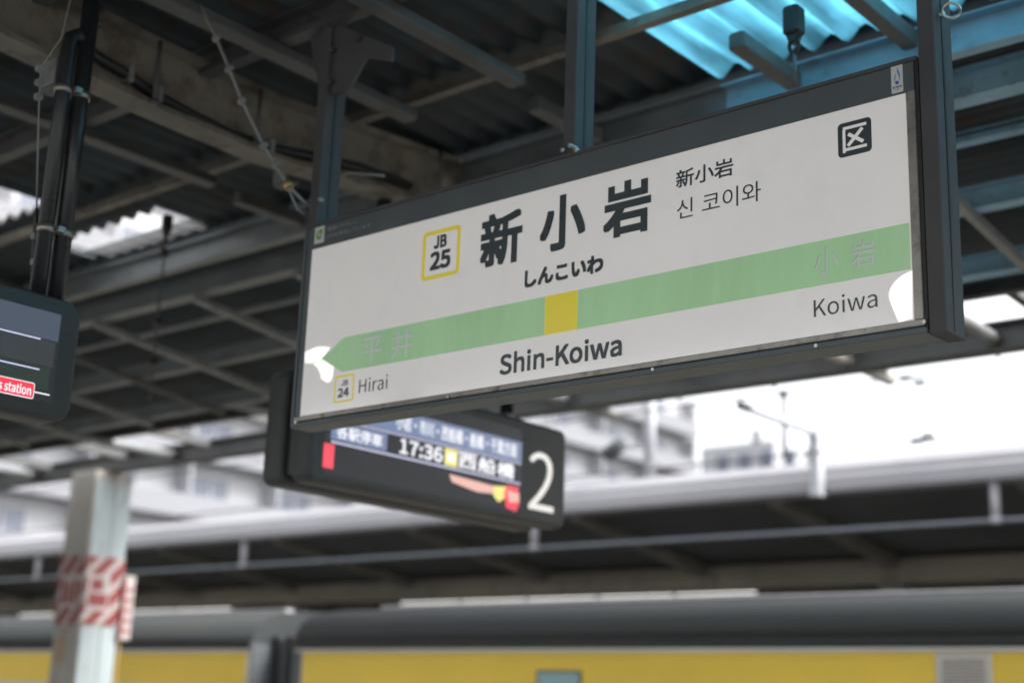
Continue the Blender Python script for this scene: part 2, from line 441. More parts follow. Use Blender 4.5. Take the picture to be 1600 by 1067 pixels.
# gusset plate over the left hanger of the sign
g = [onY(x, y, 3.27) for x, y in ((478, 18), (612, 74), (612, 96), (572, 90), (545, 140), (519, 149), (496, 128))]
MB().prism(g, (0, 0, 0), (0, .012, 0)).build('gusset_plate', M_POST, canopy)
g2 = [onY(x, y, 3.262) for x, y in ((520, 95), (527, 98), (524, 105), (517, 102))]
for q in ((522, 80), (518, 130), (500, 40), (560, 62)):
    p = onY(q[0], q[1], 3.262); MB().tube([p, p + Vector((0, -.02, 0))], .010, 6).build('bolt', M_POST, canopy)
# the column under the eave, with its base
col_c = onY(152, 900, 8.0)
CX, CY = col_c.x - .40, 8.2
M_COLD = mat('column_cream_paint', (0.36, 0.345, 0.31), 0.6, var=0.18, scale=2, bump=0.1, dirt_or_sheen=(0.16, 0.13, 0.1), dirt_or_sheen_amt=0.2, stretch=(1, 1, .3))
M_COLL = mat('column_pale_grey_paint', (0.31, 0.36, 0.375), 0.5, var=0.12, scale=2, bump=0.08, dirt_or_sheen=(0.2, 0.2, 0.19), dirt_or_sheen_amt=0.15, stretch=(1, 1, .25))
box('column', M_COLD, canopy, CX - .23, CX + .21, CY - .21, CY + .22, 0.004, Z(2.228), bev=.012)
b = MB(); b.box(CX + .2105, CX + .225, CY - .2, CY + .02, .02, Z(2.12), bev=.004); b.box(CX + .2105, CX + .225, CY + .028, CY + .21, .02, Z(2.12), bev=.004)
b.build('column_cladding', M_COLL, canopy)
for X in (CX - 9.5, CX - 19):
    if X < 0: box('column', M_COLD, canopy, X - .23, X + .21, CY - .21, CY + .22, 0.004, Z(2.228), bev=.012)
MB().tube([(CX + .24, CY + .235, .004), (CX + .24, CY + .235, Z(1.15))], .011, 8).build('conduit', mat('yellow_conduit', (0.28, 0.17, 0.04), 0.5, var=0.2), canopy)
box('notice_plate', mat('brown_notice', (0.35, 0.25, 0.17), 0.6), canopy, CX - .16, CX + .0, CY - .218, CY - .2105, Z(.36), Z(.60))

# red and white warning wrap
def stripes(name, axis, d0, d1, u0, u1, v0, v1, m, parent, n=6, slope=1.0):
    W = u1 - u0; H = v1 - v0; step = (W + H) / n
    b = MB()
    for k in range(n + 1):
        c = u0 - H + k * step
        poly = [(c, v0), (c + step * .62, v0), (c + step * .62 + H, v1), (c + H, v1)]
        # clip to u range
        def clip(ps, lim, keep_ge):
            out = []
            for i in range(len(ps)):
                a, bb = ps[i], ps[(i + 1) % len(ps)]
                ia = a[0] >= lim if keep_ge else a[0] <= lim; ib = bb[0] >= lim if keep_ge else bb[0] <= lim
                if ia: out.append(a)
                if ia != ib:
                    t = (lim - a[0]) / (bb[0] - a[0]); out.append((lim, a[1] + t * (bb[1] - a[1])))
            return out
        poly = clip(poly, u0, True)
        if len(poly) > 2: poly = clip(poly, u1, False)
        if len(poly) < 3: continue
        ps = [to3(axis, 0, *p) for p in poly]; ax = Vector((0, 1, 0)) if axis == 'Y' else Vector((1, 0, 0))
        b.prism(ps, ax * d0, ax * d1)
    return b.build(name, m, parent)
M_WSTK = mat('white_vinyl', (0.40, 0.36, 0.35), 0.45, var=0.1)
M_RSTK = mat('red_vinyl', (0.21, 0.035, 0.035), 0.45, var=0.15)
wrap = thing('warning_wrap', 'red and white diagonal striped warning wrap with two pictogram panels on the column', 'warning sign', (CX, CY - .25, Z(.7)))
wz0, wz1 = Z(.72), Z(1.38)
box('backing', M_WSTK, wrap, CX - .235, CX + .215, CY - .224, CY - .2125, wz0, wz1)
box('backing', M_WSTK, wrap, CX + .2275, CX + .236, CY - .215, CY + .215, wz0, wz1)
stripes('stripes', 'Y', CY - .2265, CY - .2245, CX - .235, CX + .215, wz0, wz1, M_RSTK, wrap, 5)
stripes('stripes', 'X', CX + .2365, CX + .2385, CY - .215, CY + .215, wz0, wz1, M_RSTK, wrap, 5)
box('pictogram_panel', M_WSTK, wrap, CX - .17, CX + .15, CY - .231, CY - .227, Z(.88), Z(1.2))
box('pictogram_panel', M_WSTK, wrap, CX + .239, CX + .243, CY - .19, CY + .06, Z(.86), Z(1.2))
for k in range(3):
    box('pictogram', M_RSTK, wrap, CX - .14 + k * .1, CX - .07 + k * .1, CY - .2335, CY - .2315, Z(.92), Z(1.15 - .04 * (k % 2)))
box('pictogram', M_RSTK, wrap, CX + .2435, CX + .2455, CY - .17, CY + .04, Z(.90), Z(1.02))
box('pictogram', M_RSTK, wrap, CX + .2435, CX + .2455, CY - .15, CY - .02, Z(1.05), Z(1.16))
flag = thing('flag_notice', 'narrow white flag board with red edge sticking out beside the striped wrap', 'notice', (CX + .3, CY + .23, Z(.6)))
box('board', M_WSTK, flag, CX + .262, CX + .272, CY + .2, CY + .33, Z(.60), Z(1.22))
box('red_edge', M_RSTK, flag, CX + .2725, CX + .2745, CY + .2, CY + .23, Z(.62), Z(1.2))
box('bracket', M_GREY, flag, CX + .2265, CX + .2615, CY + .21, CY + .22, Z(.8), Z(1.0))
for k in range(5):
    box('print_line', M_RSTK, flag, CX + .2725, CX + .2745, CY + .245, CY + .31, Z(.66 + .1 * k), Z(.70 + .1 * k))

# ================================================================== STATION NAME SIGN
SY = 3.2514
SU0, SU1, SV0, SV1 = -3.7597, -1.4701, Z(.9971), Z(1.6071)
def S(x, y):
    p = onY(x, y, SY); return (p.x, p.z)
def SB(pts):
    q = [S(*p) for p in pts]
    return min(a[0] for a in q), max(a[0] for a in q), min(a[1] for a in q), max(a[1] for a in q)
def crop(ox, oy, s, pts): return [(ox + x / s, oy + y / s) for x, y in pts]
sign = thing('station_name_sign', 'long white station name sign with green band hanging in a charcoal frame', 'station sign', (-2.6, 3.3, Z(.955)))
M_PANEL = mat('white_sign_panel', (0.60, 0.585, 0.57), 0.16, var=0.05, scale=2.2, dirt_or_sheen=(0.555, 0.55, 0.545), dirt_or_sheen_amt=.3, coat=0.4, emit=(1, .965, .94), emit_s=0.068)  # faint grey blotches painted in for cloudy reflections
M_INK = mat('charcoal_ink', (0.055, 0.07, 0.078), 0.3, var=0.05)
M_GREEN = mat('green_vinyl', (0.25, 0.43, 0.235), 0.22, var=0.14, scale=2.2, stretch=(2.2, 1, .5), dirt_or_sheen=(0.33, 0.44, 0.31), dirt_or_sheen_amt=0.3, emit=(.42, .66, .38), emit_s=.08)  # paler patches painted for reflections, with weathered streaks
M_YEL = mat('yellow_vinyl', (0.68, 0.56, 0.05), 0.25, var=0.06, scale=2, emit=(.9, .76, .1), emit_s=.06)
M_GHOST = mat('faded_lilac_film', (0.38, 0.41, 0.40), 0.3, var=0.05, scale=20, emit=(.70, .77, .74), emit_s=.058)
M_GSHADE = mat('letter_shadow_green', (0.17, 0.30, 0.17), 0.4, var=0.1)
M_LIGHT_PATCH = glow('painted_light_patch', (1.0, 0.965, 0.92), 0.27)
# white face with arrowed band
box('panel', M_PANEL, sign, SU0 - .004, SU1 + .004, SY, SY + .02, SV0 - .004, SV1 + .004)
F0, F1 = SU0 - .042, SU1 + .040
FT, FB = Z(1.705), Z(.955)
fy = SY - .010
box('header_band', M_FRAME, sign, F0 + .012, F1 - .012, SY - .003, SY + .02, SV1 + .0045, FT - .012, bev=0)
b = MB()
b.box(F0, F1, fy, SY + .09, FT - .0115, FT, bev=.003)
b.build('frame_top', M_POST, sign)
box('frame_side', M_FRAME, sign, F0, F0 + .0115, fy, SY + .09, FB + .012, FT - .012, bev=.002)
box('frame_side', M_FRAME, sign, SU0 - .030, SU0 - .0045, SY - .004, SY + .02, SV0 - .004, SV1 + .004, bev=.002)
box('frame_side', M_ALU, sign, SU1 + .0045, SU1 + .030, SY - .006, SY + .02, SV0 - .004, SV1 + .004, bev=.002)
box('frame_side', M_BLACK, sign, SU1 + .0305, F1, SY - .001, SY + .09, FB + .012, FT - .012)
box('frame_bottom', M_ALU, sign, SU0 - .03, F1 - .004, SY - .007, SY + .02, SV0 - .021, SV0 - .0045, bev=.002)
box('frame_bottom', M_BLACK, sign, F0 + .012, F1 - .004, SY - .001, SY + .02, SV0 - .025, SV0 - .0215)
box('frame_bottom', M_FRAME, sign, F0, F1, fy, SY + .09, FB, SV0 - .0255, bev=.003)
box('back_panel', M_FRAME, sign, F0 + .012, F1 - .012, SY + .0705, SY + .088, FB + .013, FT - .013)
# hangers: paired flats with a groove
def hanger(x0, x1, z0, z1, y0=SY + .0, y1=SY + .10):
    o = box('hanger_post', M_POST, sign, x0, x1, y0, y1, z0, z1, bev=.003)
    MB().box(x1 + .0003, x1 + .002, y0 + .045, y0 + .055, z0 + .01, z1 - .01).build('post_groove', M_BLACK, o)
    return o
hanger(-3.800, -3.752, FT + .0005, Z(2.5))
hanger(-2.612, -2.566, FT + .0005, Z(2.5))
hanger(F1 + .006, F1 + .052, FB - .004, Z(2.5), SY - .012, SY + .10)
for x, y in ((893, 229), (899, 232), (881, 236), (902, 236), (503, 313)):
    p = onY(x, y, SY - .004 if x < 895 else SY - .004)
    MB().tube([p + Vector((0, -.012, 0)), p + Vector((0, .006, 0))], .008, 6).tube([p + Vector((0, -.016, 0)), p], .005, 8).build('bolt', M_BOLT, sign)
for x, y in ((462, 660), (700, 620), (1020, 577), (1275, 540), (1444, 503)):
    p = onY(x, y, fy - .001); MB().tube([p + Vector((0, -.003, 0)), p + Vector((0, .004, 0))], .005, 8).build('screw', M_BOLT, sign)

D1, D2, D3 = SY - .0008, SY - .0016, SY - .0024
def stext(name, s, pts, m, off=0.0, d=D2):
    u0, u1, v0, v1 = SB(pts); return flat_text(name, s, 'Y', d, u0, u1, v0, v1, m, sign, off)
c1 = lambda *p: crop(640, 220, 3.8095, p)
c2 = lambda *p: crop(1020, 150, 3.8095, p)
c3 = lambda *p: crop(450, 480, 6.667, p)
c4 = lambda *p: crop(430, 330, 2.963, p)
c5 = lambda *p: crop(1240, 360, 5.926, p)
# band
tip = S(*c4((215, 685))[0]); bt = S(*c4((320, 580))[0]); bb = S(*c4((310, 742))[0])
m1 = S(*c4((1250, 400))[0]); m2 = S(*c4((1250, 577))[0])
gv1 = (bt[1] + m1[1]) / 2; gv0 = (bb[1] + m2[1]) / 2
gx = (bt[0] + bb[0]) / 2
yb = SB(c4((1252, 398), (1403, 370), (1398, 550), (1250, 577)))
flat_poly('green_band', [(tip[0], (gv0 + gv1) / 2), (gx, gv0), (yb[0] - .0015, gv0), (yb[0] - .0015, gv1), (gx, gv1)], 'Y', D1, SY - .0001, M_GREEN, sign)
flat_poly('green_band', [(yb[1], gv0), (SU1 - .001, gv0), (SU1 - .001, gv1), (yb[1], gv1)], 'Y', D1, SY - .0001, M_GREEN, sign)
flat_poly('yellow_block', [(yb[0], gv0), (yb[1] - .0005, gv0), (yb[1] - .0005, gv1), (yb[0], gv1)], 'Y', D1 - .0003, SY - .0001, M_YEL, sign)
# lettering
stext('station_name_character', '新', c1((424, 735), (430, 470), (675, 500), (655, 397), (490, 750), (650, 718)), M_INK, .0058)
stext('station_name_character', '小', c1((775, 590), (1048, 515), (905, 325), (850, 662)), M_INK, .0058)
stext('station_name_character', '岩', c1((1155, 375), (1440, 305), (1422, 205), (1155, 510), (1215, 578), (1424, 535)), M_INK, .0058)
stext('kana_lettering', 'しんこいわ', c1((688, 775), (705, 875), (1155, 740), (1085, 690)), M_INK, .0031)
stext('latin_lettering', 'Shin-Koiwa', [(782, 553), (784, 585), (972, 534), (972, 556), (925, 532)], M_INK, .0022)
stext('chinese_lettering', '新小岩', c2((140, 450), (140, 550), (480, 365), (470, 475)), M_INK, .0009)
stext('korean_lettering', '신', c2((145, 690), (165, 733), (235, 603), (240, 715)), M_INK)
stext('korean_lettering', '코이와', c2((295, 688), (300, 600), (645, 570), (622, 508), (505, 655)), M_INK)
stext('latin_lettering', 'Hirai', c3((740, 890), (748, 750), (1045, 705), (1030, 850)), M_INK)
stext('latin_lettering', 'Koiwa', c5((190, 805), (190, 640), (780, 710), (770, 590)), M_INK)
for s, pts in (('平', c3((770, 490), (800, 320), (990, 290), (985, 440), (870, 588))), ('井', c3((1080, 430), (1080, 535), (1312, 275), (1250, 225), (1230, 520))),
               ('小', c5((200, 370), (240, 235), (310, 160), (425, 330), (280, 415))), ('岩', c5((535, 210), (765, 180), (745, 75), (600, 352), (750, 320)))):
    u0, u1, v0, v1 = SB(pts)
    flat_text('band_lettering_shadow', s, 'Y', D2, u0 - .0016, u1 - .0016, v0 + .0016, v1 + .0016, M_GSHADE, sign)  # offset dark copy painted as the letters' shadow
    flat_text('band_lettering', s, 'Y', D3, u0, u1, v0, v1, M_GHOST, sign, .0004)
# station number boxes
def rect_from(pts):
    q = [S(*p) for p in pts]                          # TL TR BR BL
    u0 = (q[0][0] + q[3][0]) / 2; u1 = (q[1][0] + q[2][0]) / 2; v1 = (q[0][1] + q[1][1]) / 2; v0 = (q[2][1] + q[3][1]) / 2
    return u0, u1, v0, v1
def numbox(pts, ltr, ltrp, num, nump, t):
    u0, u1, v0, v1 = rect_from(pts); cx, cy = (u0 + u1) / 2, (v0 + v1) / 2; W, H = u1 - u0, v1 - v0
    o = [(cx + p[0], SY, cy + p[1]) for p in rrect(W, H, W * .1)]; i = [(cx + p[0], SY, cy + p[1]) for p in rrect(W - 2 * t, H - 2 * t, W * .04)]
    MB().ringprism(o, i, (0, -.0009, 0), (0, -.0001, 0)).build('number_frame', M_YEL, sign)
    stext('number_lettering', ltr, ltrp, M_INK, .0021 * max(0, W - .075) / .08); stext('number_lettering', num, nump, M_INK, .0008 + .0022 * max(0, W - .075) / .08)
numbox(c1((75, 560), (302, 492), (300, 790), (75, 838)), 'JB', c1((148, 642), (148, 572), (222, 560), (222, 630)), '25', c1((127, 668), (127, 768), (243, 645), (243, 750)), .0145)
numbox(c3((495, 715), (700, 690), (675, 975), (468, 1005)), 'JB', c3((560, 765), (562, 822), (630, 755), (628, 810)), '24', c3((525, 850), (525, 942), (635, 840), (635, 925)), .0075)
# ward mark
u0, u1, v0, v1 = rect_from(c2((1095, 175), (1298, 122), (1306, 325), (1110, 375)))
cx, cy = (u0 + u1) / 2, (v0 + v1) / 2; W, H = u1 - u0, v1 - v0
flat_poly('ward_mark', [(cx + a, cy + c) for a, c in rrect(W, H, W * .12)], 'Y', D1, SY - .0001, M_INK, sign)
def bar(name, p, q, wd, m, d=D2):
    p = Vector((cx + p[0] * W, cy + p[1] * H)); q = Vector((cx + q[0] * W, cy + q[1] * H)); t = (q - p).normalized(); nrm = Vector((-t.y, t.x)) * wd * W / 2
    flat_poly(name, [tuple(p + nrm), tuple(p - nrm), tuple(q - nrm), tuple(q + nrm)], 'Y', d, d + .0004, m, sign)
bar('ward_mark_stroke', (-.34, .33), (.36, .33), .085, M_PANEL); bar('ward_mark_stroke', (-.34, -.30), (.36, -.30), .085, M_PANEL)
bar('ward_mark_stroke', (-.31, .2875), (-.31, -.385), .085, M_PANEL, D2 - .0003)
bar('ward_mark_stroke', (-.2, -.2), (.24, .23), .10, M_PANEL); bar('ward_mark_stroke', (-.18, .14), (.26, -.17), .10, M_PANEL, D2 - .0003)
# spots of light on the face, put in as glowing patches
def chaikin(ps, sharp, n=3):
    ps = [(p, i in sharp) for i, p in enumerate(ps)]
    for _ in range(n):
        out = []
        for i, (p, s) in enumerate(ps):
            a, c = ps[i - 1][0], ps[(i + 1) % len(ps)][0]
            if s: out.append((p, True))
            else: out += [((p[0] * .75 + a[0] * .25, p[1] * .75 + a[1] * .25), False), ((p[0] * .75 + c[0] * .25, p[1] * .75 + c[1] * .25), False)]
        ps = out
    return [p for p, s in ps]
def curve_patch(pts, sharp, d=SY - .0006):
    flat_poly('light_patch', [S(*p) for p in chaikin(pts, sharp)], 'Y', d, SY - .0001, M_LIGHT_PATCH, sign)
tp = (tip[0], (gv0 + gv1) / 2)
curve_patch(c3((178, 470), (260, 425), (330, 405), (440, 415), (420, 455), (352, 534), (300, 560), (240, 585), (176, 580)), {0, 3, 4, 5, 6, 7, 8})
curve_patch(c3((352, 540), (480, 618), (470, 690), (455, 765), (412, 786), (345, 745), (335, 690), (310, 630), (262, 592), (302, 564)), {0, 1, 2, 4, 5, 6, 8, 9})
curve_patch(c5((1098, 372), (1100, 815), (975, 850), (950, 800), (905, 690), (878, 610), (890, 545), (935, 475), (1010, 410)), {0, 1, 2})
# stickers
eco = rect_from(crop(450, 320, 6.667, ((290, 240), (390, 225), (380, 395), (283, 412))))
M_STK = mat('white_sticker', (0.62, 0.63, 0.63), 0.35, var=0.04)
hy = SY - .003
def hpoly(name, pts, d, m): flat_poly(name, pts, 'Y', d - .0004, d, m, sign)
hpoly('eco_sticker', [(eco[0], eco[2]), (eco[1], eco[2]), (eco[1], eco[3]), (eco[0], eco[3])], hy - .0002, M_STK)
M_LEAF = mat('leaf_green_print', (0.16, 0.36, 0.08), 0.4)
ex, ey, ew, eh = (eco[0] + eco[1]) / 2, (eco[2] + eco[3]) / 2, eco[1] - eco[0], eco[3] - eco[2]
leaf = []
for k in range(24):
    a = 2 * math.pi * k / 24; r = 1 + .35 * math.cos(a - math.radians(50)) ** 9 if math.cos(a - math.radians(50)) > 0 else 1
    leaf.append((ex + ew * .33 * r * math.cos(a), ey + eh * .3 * r * math.sin(a)))
hpoly('leaf_emblem', leaf, hy - .0008, M_LEAF)
hpoly('leaf_emblem', [(ex - ew * .12, ey - eh * .02), (ex + ew * .14, ey + eh * .1), (ex + ew * .02, ey + eh * .16), (ex - ew * .15, ey + eh * .06)], hy - .0014, M_STK)
hpoly('leaf_emblem', [(ex - ew * .1, ey - eh * .12), (ex + ew * .34, ey - eh * .06), (ex + ew * .34, ey - eh * .0), (ex - ew * .1, ey - eh * .05)], hy - .0014, M_STK)
M_DIM = mat('grey_print', (0.26, 0.28, 0.295), 0.5, var=0.1)
def hline(s, p0, p1, h):
    a = S(*p0); c = S(*p1); flat_text('notice_lettering', s, 'Y', hy - .0006, a[0], c[0], (a[1] + c[1]) / 2 - h / 2, (a[1] + c[1]) / 2 + h / 2, M_DIM, sign, .0003)
hline('環境にやさしい', crop(450, 320, 6.667, [(415, 255)])[0], crop(450, 320, 6.667, [(735, 180)])[0], .016)
hline('LEDを使用しています', crop(450, 320, 6.667, [(405, 335)])[0], crop(450, 320, 6.667, [(870, 215)])[0], .016)
dr = rect_from(crop(1360, 60, 8.89, ((290, 388), (450, 350), (465, 745), (303, 785))))
dx, dy, dw, dh = (dr[0] + dr[1]) / 2, (dr[2] + dr[3]) / 2, dr[1] - dr[0], dr[3] - dr[2]
hpoly('drop_sticker', [(dx + a, dy + c) for a, c in rrect(dw, dh, dw * .12, 4)], hy - .0002, M_STK)
M_DROP = mat('blue_print', (0.08, 0.26, 0.52), 0.4); M_DROPD = mat('deep_blue_print', (0.03, 0.13, 0.42), 0.4)
def dpt(a, c): return (dx + a * dw, dy + c * dh)
hpoly('drop_emblem', [dpt(*p) for p in ((.02, .40), (.16, .27), (.28, .10), (.27, -.02), (.20, -.12), (.20, .0), (.12, .12), (.02, .22))], hy - .0008, M_DROP)
hpoly('drop_emblem', [dpt(*p) for p in ((-.06, .20), (-.21, .08), (-.24, -.05), (-.15, -.17), (-.16, -.04), (-.10, .08))], hy - .0008, M_DROP)
hpoly('drop_emblem', [dpt(.0 + .17 * math.cos(k * math.pi / 6), -.15 + .06 * math.sin(k * math.pi / 6)) for k in range(12)], hy - .0008, M_DROPD)
for k, (a0, a1) in enumerate(((-.36, -.24), (-.16, -.06), (-.02, .08), (.12, .2), (.26, .38))):
    hpoly('sticker_print', [dpt(a0, -.34 + .02 * (k % 2)), dpt(a1, -.34 + .02 * (k % 2)), dpt(a1, -.27), dpt(a0, -.27)], hy - .0008, M_INK)
hpoly('sticker_print', [dpt(-.2, -.40), dpt(.2, -.40), dpt(.2, -.375), dpt(-.2, -.375)], hy - .0008, M_DIM)

# ================================================================== DISPLAYS (face +X, set across the platform)
M_SHELL = mat('display_shell', (0.056, 0.056, 0.057), 0.5, spec=.3, var=0.12, scale=6, bump=0.03, bscale=200)
M_BEZEL = mat('display_bezel', (0.022, 0.025, 0.027), 0.35, var=0.12)
M_SCR = mat('dark_screen', (0.012, 0.013, 0.015), 0.3, var=0.05, spec=.2, emit=(0.30, 0.32, 0.36), emit_s=0.02)
M_SCRB = glow('screen_slate_blue', (0.115, 0.15, 0.25), .36, .3)
M_WHITE = glow('screen_white', (0.95, 0.95, 1.0), .24)
M_LILAC = glow('screen_lilac_line', (0.62, 0.62, 0.85), .27)
M_RED = glow('screen_red', (0.72, 0.04, 0.07), .33)
M_PINK = glow('screen_peach', (0.75, 0.42, 0.36), .27)
M_SYEL = glow('screen_yellow', (0.85, 0.75, 0.2), .26)
def shell(name, X0, X1, y0, y1, z0, z1, r, m, parent, bev=.012):
    """rounded box: outline in Y-Z, thickness along X, softened front edge"""
    w_, h_ = y1 - y0, z1 - z0; cy, cz = (y0 + y1) / 2, (z0 + z1) / 2
    prof = [(X0, -bev), (X0 + bev, 0), (X1 - bev, 0), (X1 - .3 * bev, -.3 * bev), (X1, -bev)]
    rings = [[(X, cy + p[0], cz + p[1]) for p in rrect(w_ + 2 * d, h_ + 2 * d, r + d)] for X, d in prof]
    n = len(rings[0]); b = MB(); vs = [p for q in rings for p in q]
    fs = [tuple(reversed(range(n))), tuple(range((len(rings) - 1) * n, len(rings) * n))]
    b.add(vs, fs)
    for k in range(len(rings) - 1):
        for i in range(n):
            j = (i + 1) % n; b.f.append((k * n + i, k * n + j, k * n + n + j, k * n + n + i)); b.smooth.append(True)
    return b.build(name, m, parent)

# --- departure display with platform number
DX = -4.4
d2 = thing('departure_display', 'double-sided black departure display with lit timetable rows and large white number 2', 'departure display', (DX - .2, 5.1, Z(.98)))
pr = [onX(x, y, DX) for x, y in ((887, 690), (882, 827), (490, 752))]
Y1 = (pr[0].y + pr[1].y) / 2; Y0 = pr[2].y - .03
dz0 = (pr[1].z + pr[2].z) / 2; dz1 = dz0 + .50
shell('front_housing', DX - .13, DX, Y0, Y1, dz0, dz1, .05, M_SHELL, d2, .02)
shell('rear_housing', DX - .31, DX - .18, Y0, Y1, dz0, dz1, .05, M_SHELL, d2, .02)
box('spine', M_BEZEL, d2, DX - .181, DX - .129, Y0 + .03, Y1 - .05, dz0 + .04, dz1 - .03)
def DP(x, y):                    # crop pixel of the display close-up -> (Y, z) on its face
    p = onX(400 + x / 3.075, 560 + y / 3.075, DX); return (p.y, p.z)
f0 = DX + .0005
def dface(name, pts, k, m, px=True):
    q = [DP(*p) for p in pts] if px else pts
    flat_poly(name, q, 'X', f0, f0 + .001 * k, m, d2)
def drect(name, tl, br, k, m):
    a = DP(*tl); c = DP(*br); return flat_poly(name, [(a[0], c[1]), (c[0], c[1]), (c[0], a[1]), (a[0], a[1])], 'X', f0, f0 + .001 * k, m, d2)
sy0, sy1 = DP(318, 520)[0], DP(1272, 600)[0]
szb = DP(1262, 735)[1] - .005; szt = dz1 - .055
flat_poly('screen', [(sy0, szb), (sy1, szb), (sy1, szt), (sy0, szt)], 'X', f0, f0 + .001, M_SCR, d2)
# rows by height on the face
zt_a = DP(1270, 402)[1]; zt_b = DP(1265, 500)[1]; zl = DP(1262, 600)[1]
flat_poly('header_row', [(DP(520, 310)[0], zt_b), (sy1 - .004, zt_b), (sy1 - .004, zt_a + .0), (DP(520, 310)[0], zt_a)], 'X', f0 + .001, f0 + .002, M_SCRB, d2)
flat_poly('header_row', [(sy0 + .01, zt_b + .11), (DP(500, 310)[0], zt_b + .11), (DP(500, 310)[0], zt_a + .1), (sy0 + .01, zt_a + .1)], 'X', f0 + .001, f0 + .002, M_SCRB, d2)
flat_poly('divider', [(DP(400, 300)[0], zt_b - .008), (sy1 - .004, zt_b - .008), (sy1 - .004, zt_b - .003), (DP(400, 300)[0], zt_b - .003)], 'X', f0 + .001, f0 + .002, M_LILAC, d2)
flat_poly('divider', [(DP(360, 405)[0], zl - .004), (sy1 - .004, zl - .004), (sy1 - .004, zl + .003), (DP(360, 405)[0], zl + .003)], 'X', f0 + .001, f0 + .002, M_LILAC, d2)
def dtext(name, s, ya, yb_, za, zb_, m, off=.0, k=.003):
    return flat_text(name, s, 'X', f0 + k, ya, yb_, za, zb_, m, d2, off)
hh = zt_a - zt_b
dtext('destination_lettering', '小岩・市川・西船橋・船橋・千葉方面', DP(672, 310)[0], DP(1250, 440)[0], zt_b + hh * .18, zt_b + hh * .86, M_WHITE, .001)
rowt, rowb = zt_b - .014, zl + .010; rh = rowt - rowb
la, lb = DP(358, 380)[0], DP(628, 400)[0]
flat_poly('service_label', [(la, rowb), (lb, rowb), (lb, rowt), (la, rowt)], 'X', f0 + .001, f0 + .002, M_SCRB, d2)
dtext('service_lettering', '各駅停車', la + .03, lb - .03, rowb + rh * .14, rowt - rh * .14, M_WHITE, .001)
dtext('time_lettering', '17:36', DP(688, 440)[0], DP(893, 480)[0], rowb + rh * .06, rowt - rh * .06, M_WHITE, .0025)
ya, yb2 = DP(905, 480)[0], DP(966, 500)[0]
flat_poly('line_symbol', [(ya, rowb), (yb2, rowb), (yb2, rowt), (ya, rowt)], 'X', f0 + .001, f0 + .002, M_SYEL, d2)
flat_poly('line_symbol', [(ya + .018, rowb + .02), (yb2 - .018, rowb + .02), (yb2 - .018, rowt - .02), (ya + .018, rowt - .02)], 'X', f0 + .002, f0 + .003, M_WHITE, d2)
for i_, ch in enumerate('西船橋'): dtext('destination_character', ch, DP(970, 500)[0] + i_ * .137, DP(970, 500)[0] + i_ * .137 + .125, rowb + rh * .02, rowt - rh * .02, M_WHITE, .0025)
ra, rb = DP(322, 460)[0], DP(372, 470)[0]; z3b = DP(340, 525)[1]; z3t = zl - .012
flat_poly('red_block', [(ra, z3b), (rb, z3b), (rb, z3t), (ra, z3t)], 'X', f0 + .001, f0 + .002, M_RED, d2)
flat_poly('screen_patch', [DP(*p) for p in ((928, 555), (1140, 612), (1150, 650), (1060, 640), (940, 592))], 'X', f0 + .001, f0 + .002, M_PINK, d2)  # peach, yellow and red shapes at the screen's lower right
flat_poly('screen_patch', [DP(*p) for p in ((1140, 612), (1200, 615), (1205, 660), (1165, 690), (1140, 660))], 'X', f0 + .001, f0 + .0022, M_SYEL, d2)
flat_poly('screen_patch', [DP(*p) for p in ((1200, 608), (1258, 618), (1262, 700), (1245, 735), (1200, 715), (1190, 650))], 'X', f0 + .001, f0 + .0024, M_RED, d2)
flat_poly('screen_patch', [DP(*p) for p in ((1205, 632), (1262, 650), (1262, 690), (1215, 690))], 'X', f0 + .0025, f0 + .0034, M_PINK, d2)
n2 = [DP(*p) for p in ((1302, 720), (1440, 560), (1330, 460), (1425, 740))]
flat_text('platform_number', '2', 'X', f0 + .001, DP(1306, 720)[0], DP(1432, 560)[0], DP(1362, 730)[1], DP(1370, 452)[1], glow('number_lit_white', (0.9, 0.88, 0.82), .22), d2)
for yy in (5.28, 4.35):
    p = MB().tube([(DX - .155, yy, dz1 - .04), (DX - .155, yy, Z(2.48))], .035, 12).build('hanger_pipe', M_PIPE, d2)
    MB().tube([(DX - .155, yy, dz1 + .03), (DX - .155, yy, dz1 + .05)], .042, 12).build('pipe_clamp', M_ALU, p)

# --- left monitor
MX = -4.0
d1 = thing('passenger_information_monitor', 'dark rounded monitor with red station label hanging on twin black pipes', 'monitor', (MX, 1.8, Z(.86)))
pm = [onX(x, y, MX) for x, y in ((128, 500), (110, 655), (0, 445), (0, 648))]
mY1 = pm[0].y; mz0 = (pm[1].z + pm[3].z) / 2; mz1 = pm[2].z + .01
mY0 = mY1 - 1.35
shell('housing', MX - .14, MX, mY0, mY1, mz0, mz1, .055, M_SHELL, d1, .014)
def MP(x, y):
    p = onX(x, y, MX); return (p.y, p.z)
m0 = MX + .0005
bz = rrect(mY1 - mY0 - .03, mz1 - mz0 - .03, .042)
flat_poly('bezel', [((mY0 + mY1) / 2 + a, (mz0 + mz1) / 2 + c) for a, c in bz], 'X', m0, m0 + .002, M_BEZEL, d1)
def mquad(name, ya, yb_, za, zb_, k, m): return flat_poly(name, [(ya, za), (yb_, za), (yb_, zb_), (ya, zb_)], 'X', m0 + .002, m0 + .002 + .001 * k, m, d1)
scr1 = MP(98, 480)[0]; szT = MP(98, 492)[1]; szM = MP(90, 535)[1]; szG = MP(80, 575)[1]; szB = MP(75, 630)[1]
mquad('screen', mY0 + .06, scr1, szB, szT, 1, M_SCR)
mquad('screen_zone', mY0 + .06, scr1 - .004, szM, szT - .003, 2, glow('screen_upper_grey_blue', (0.085, 0.10, 0.14), .2, .3))
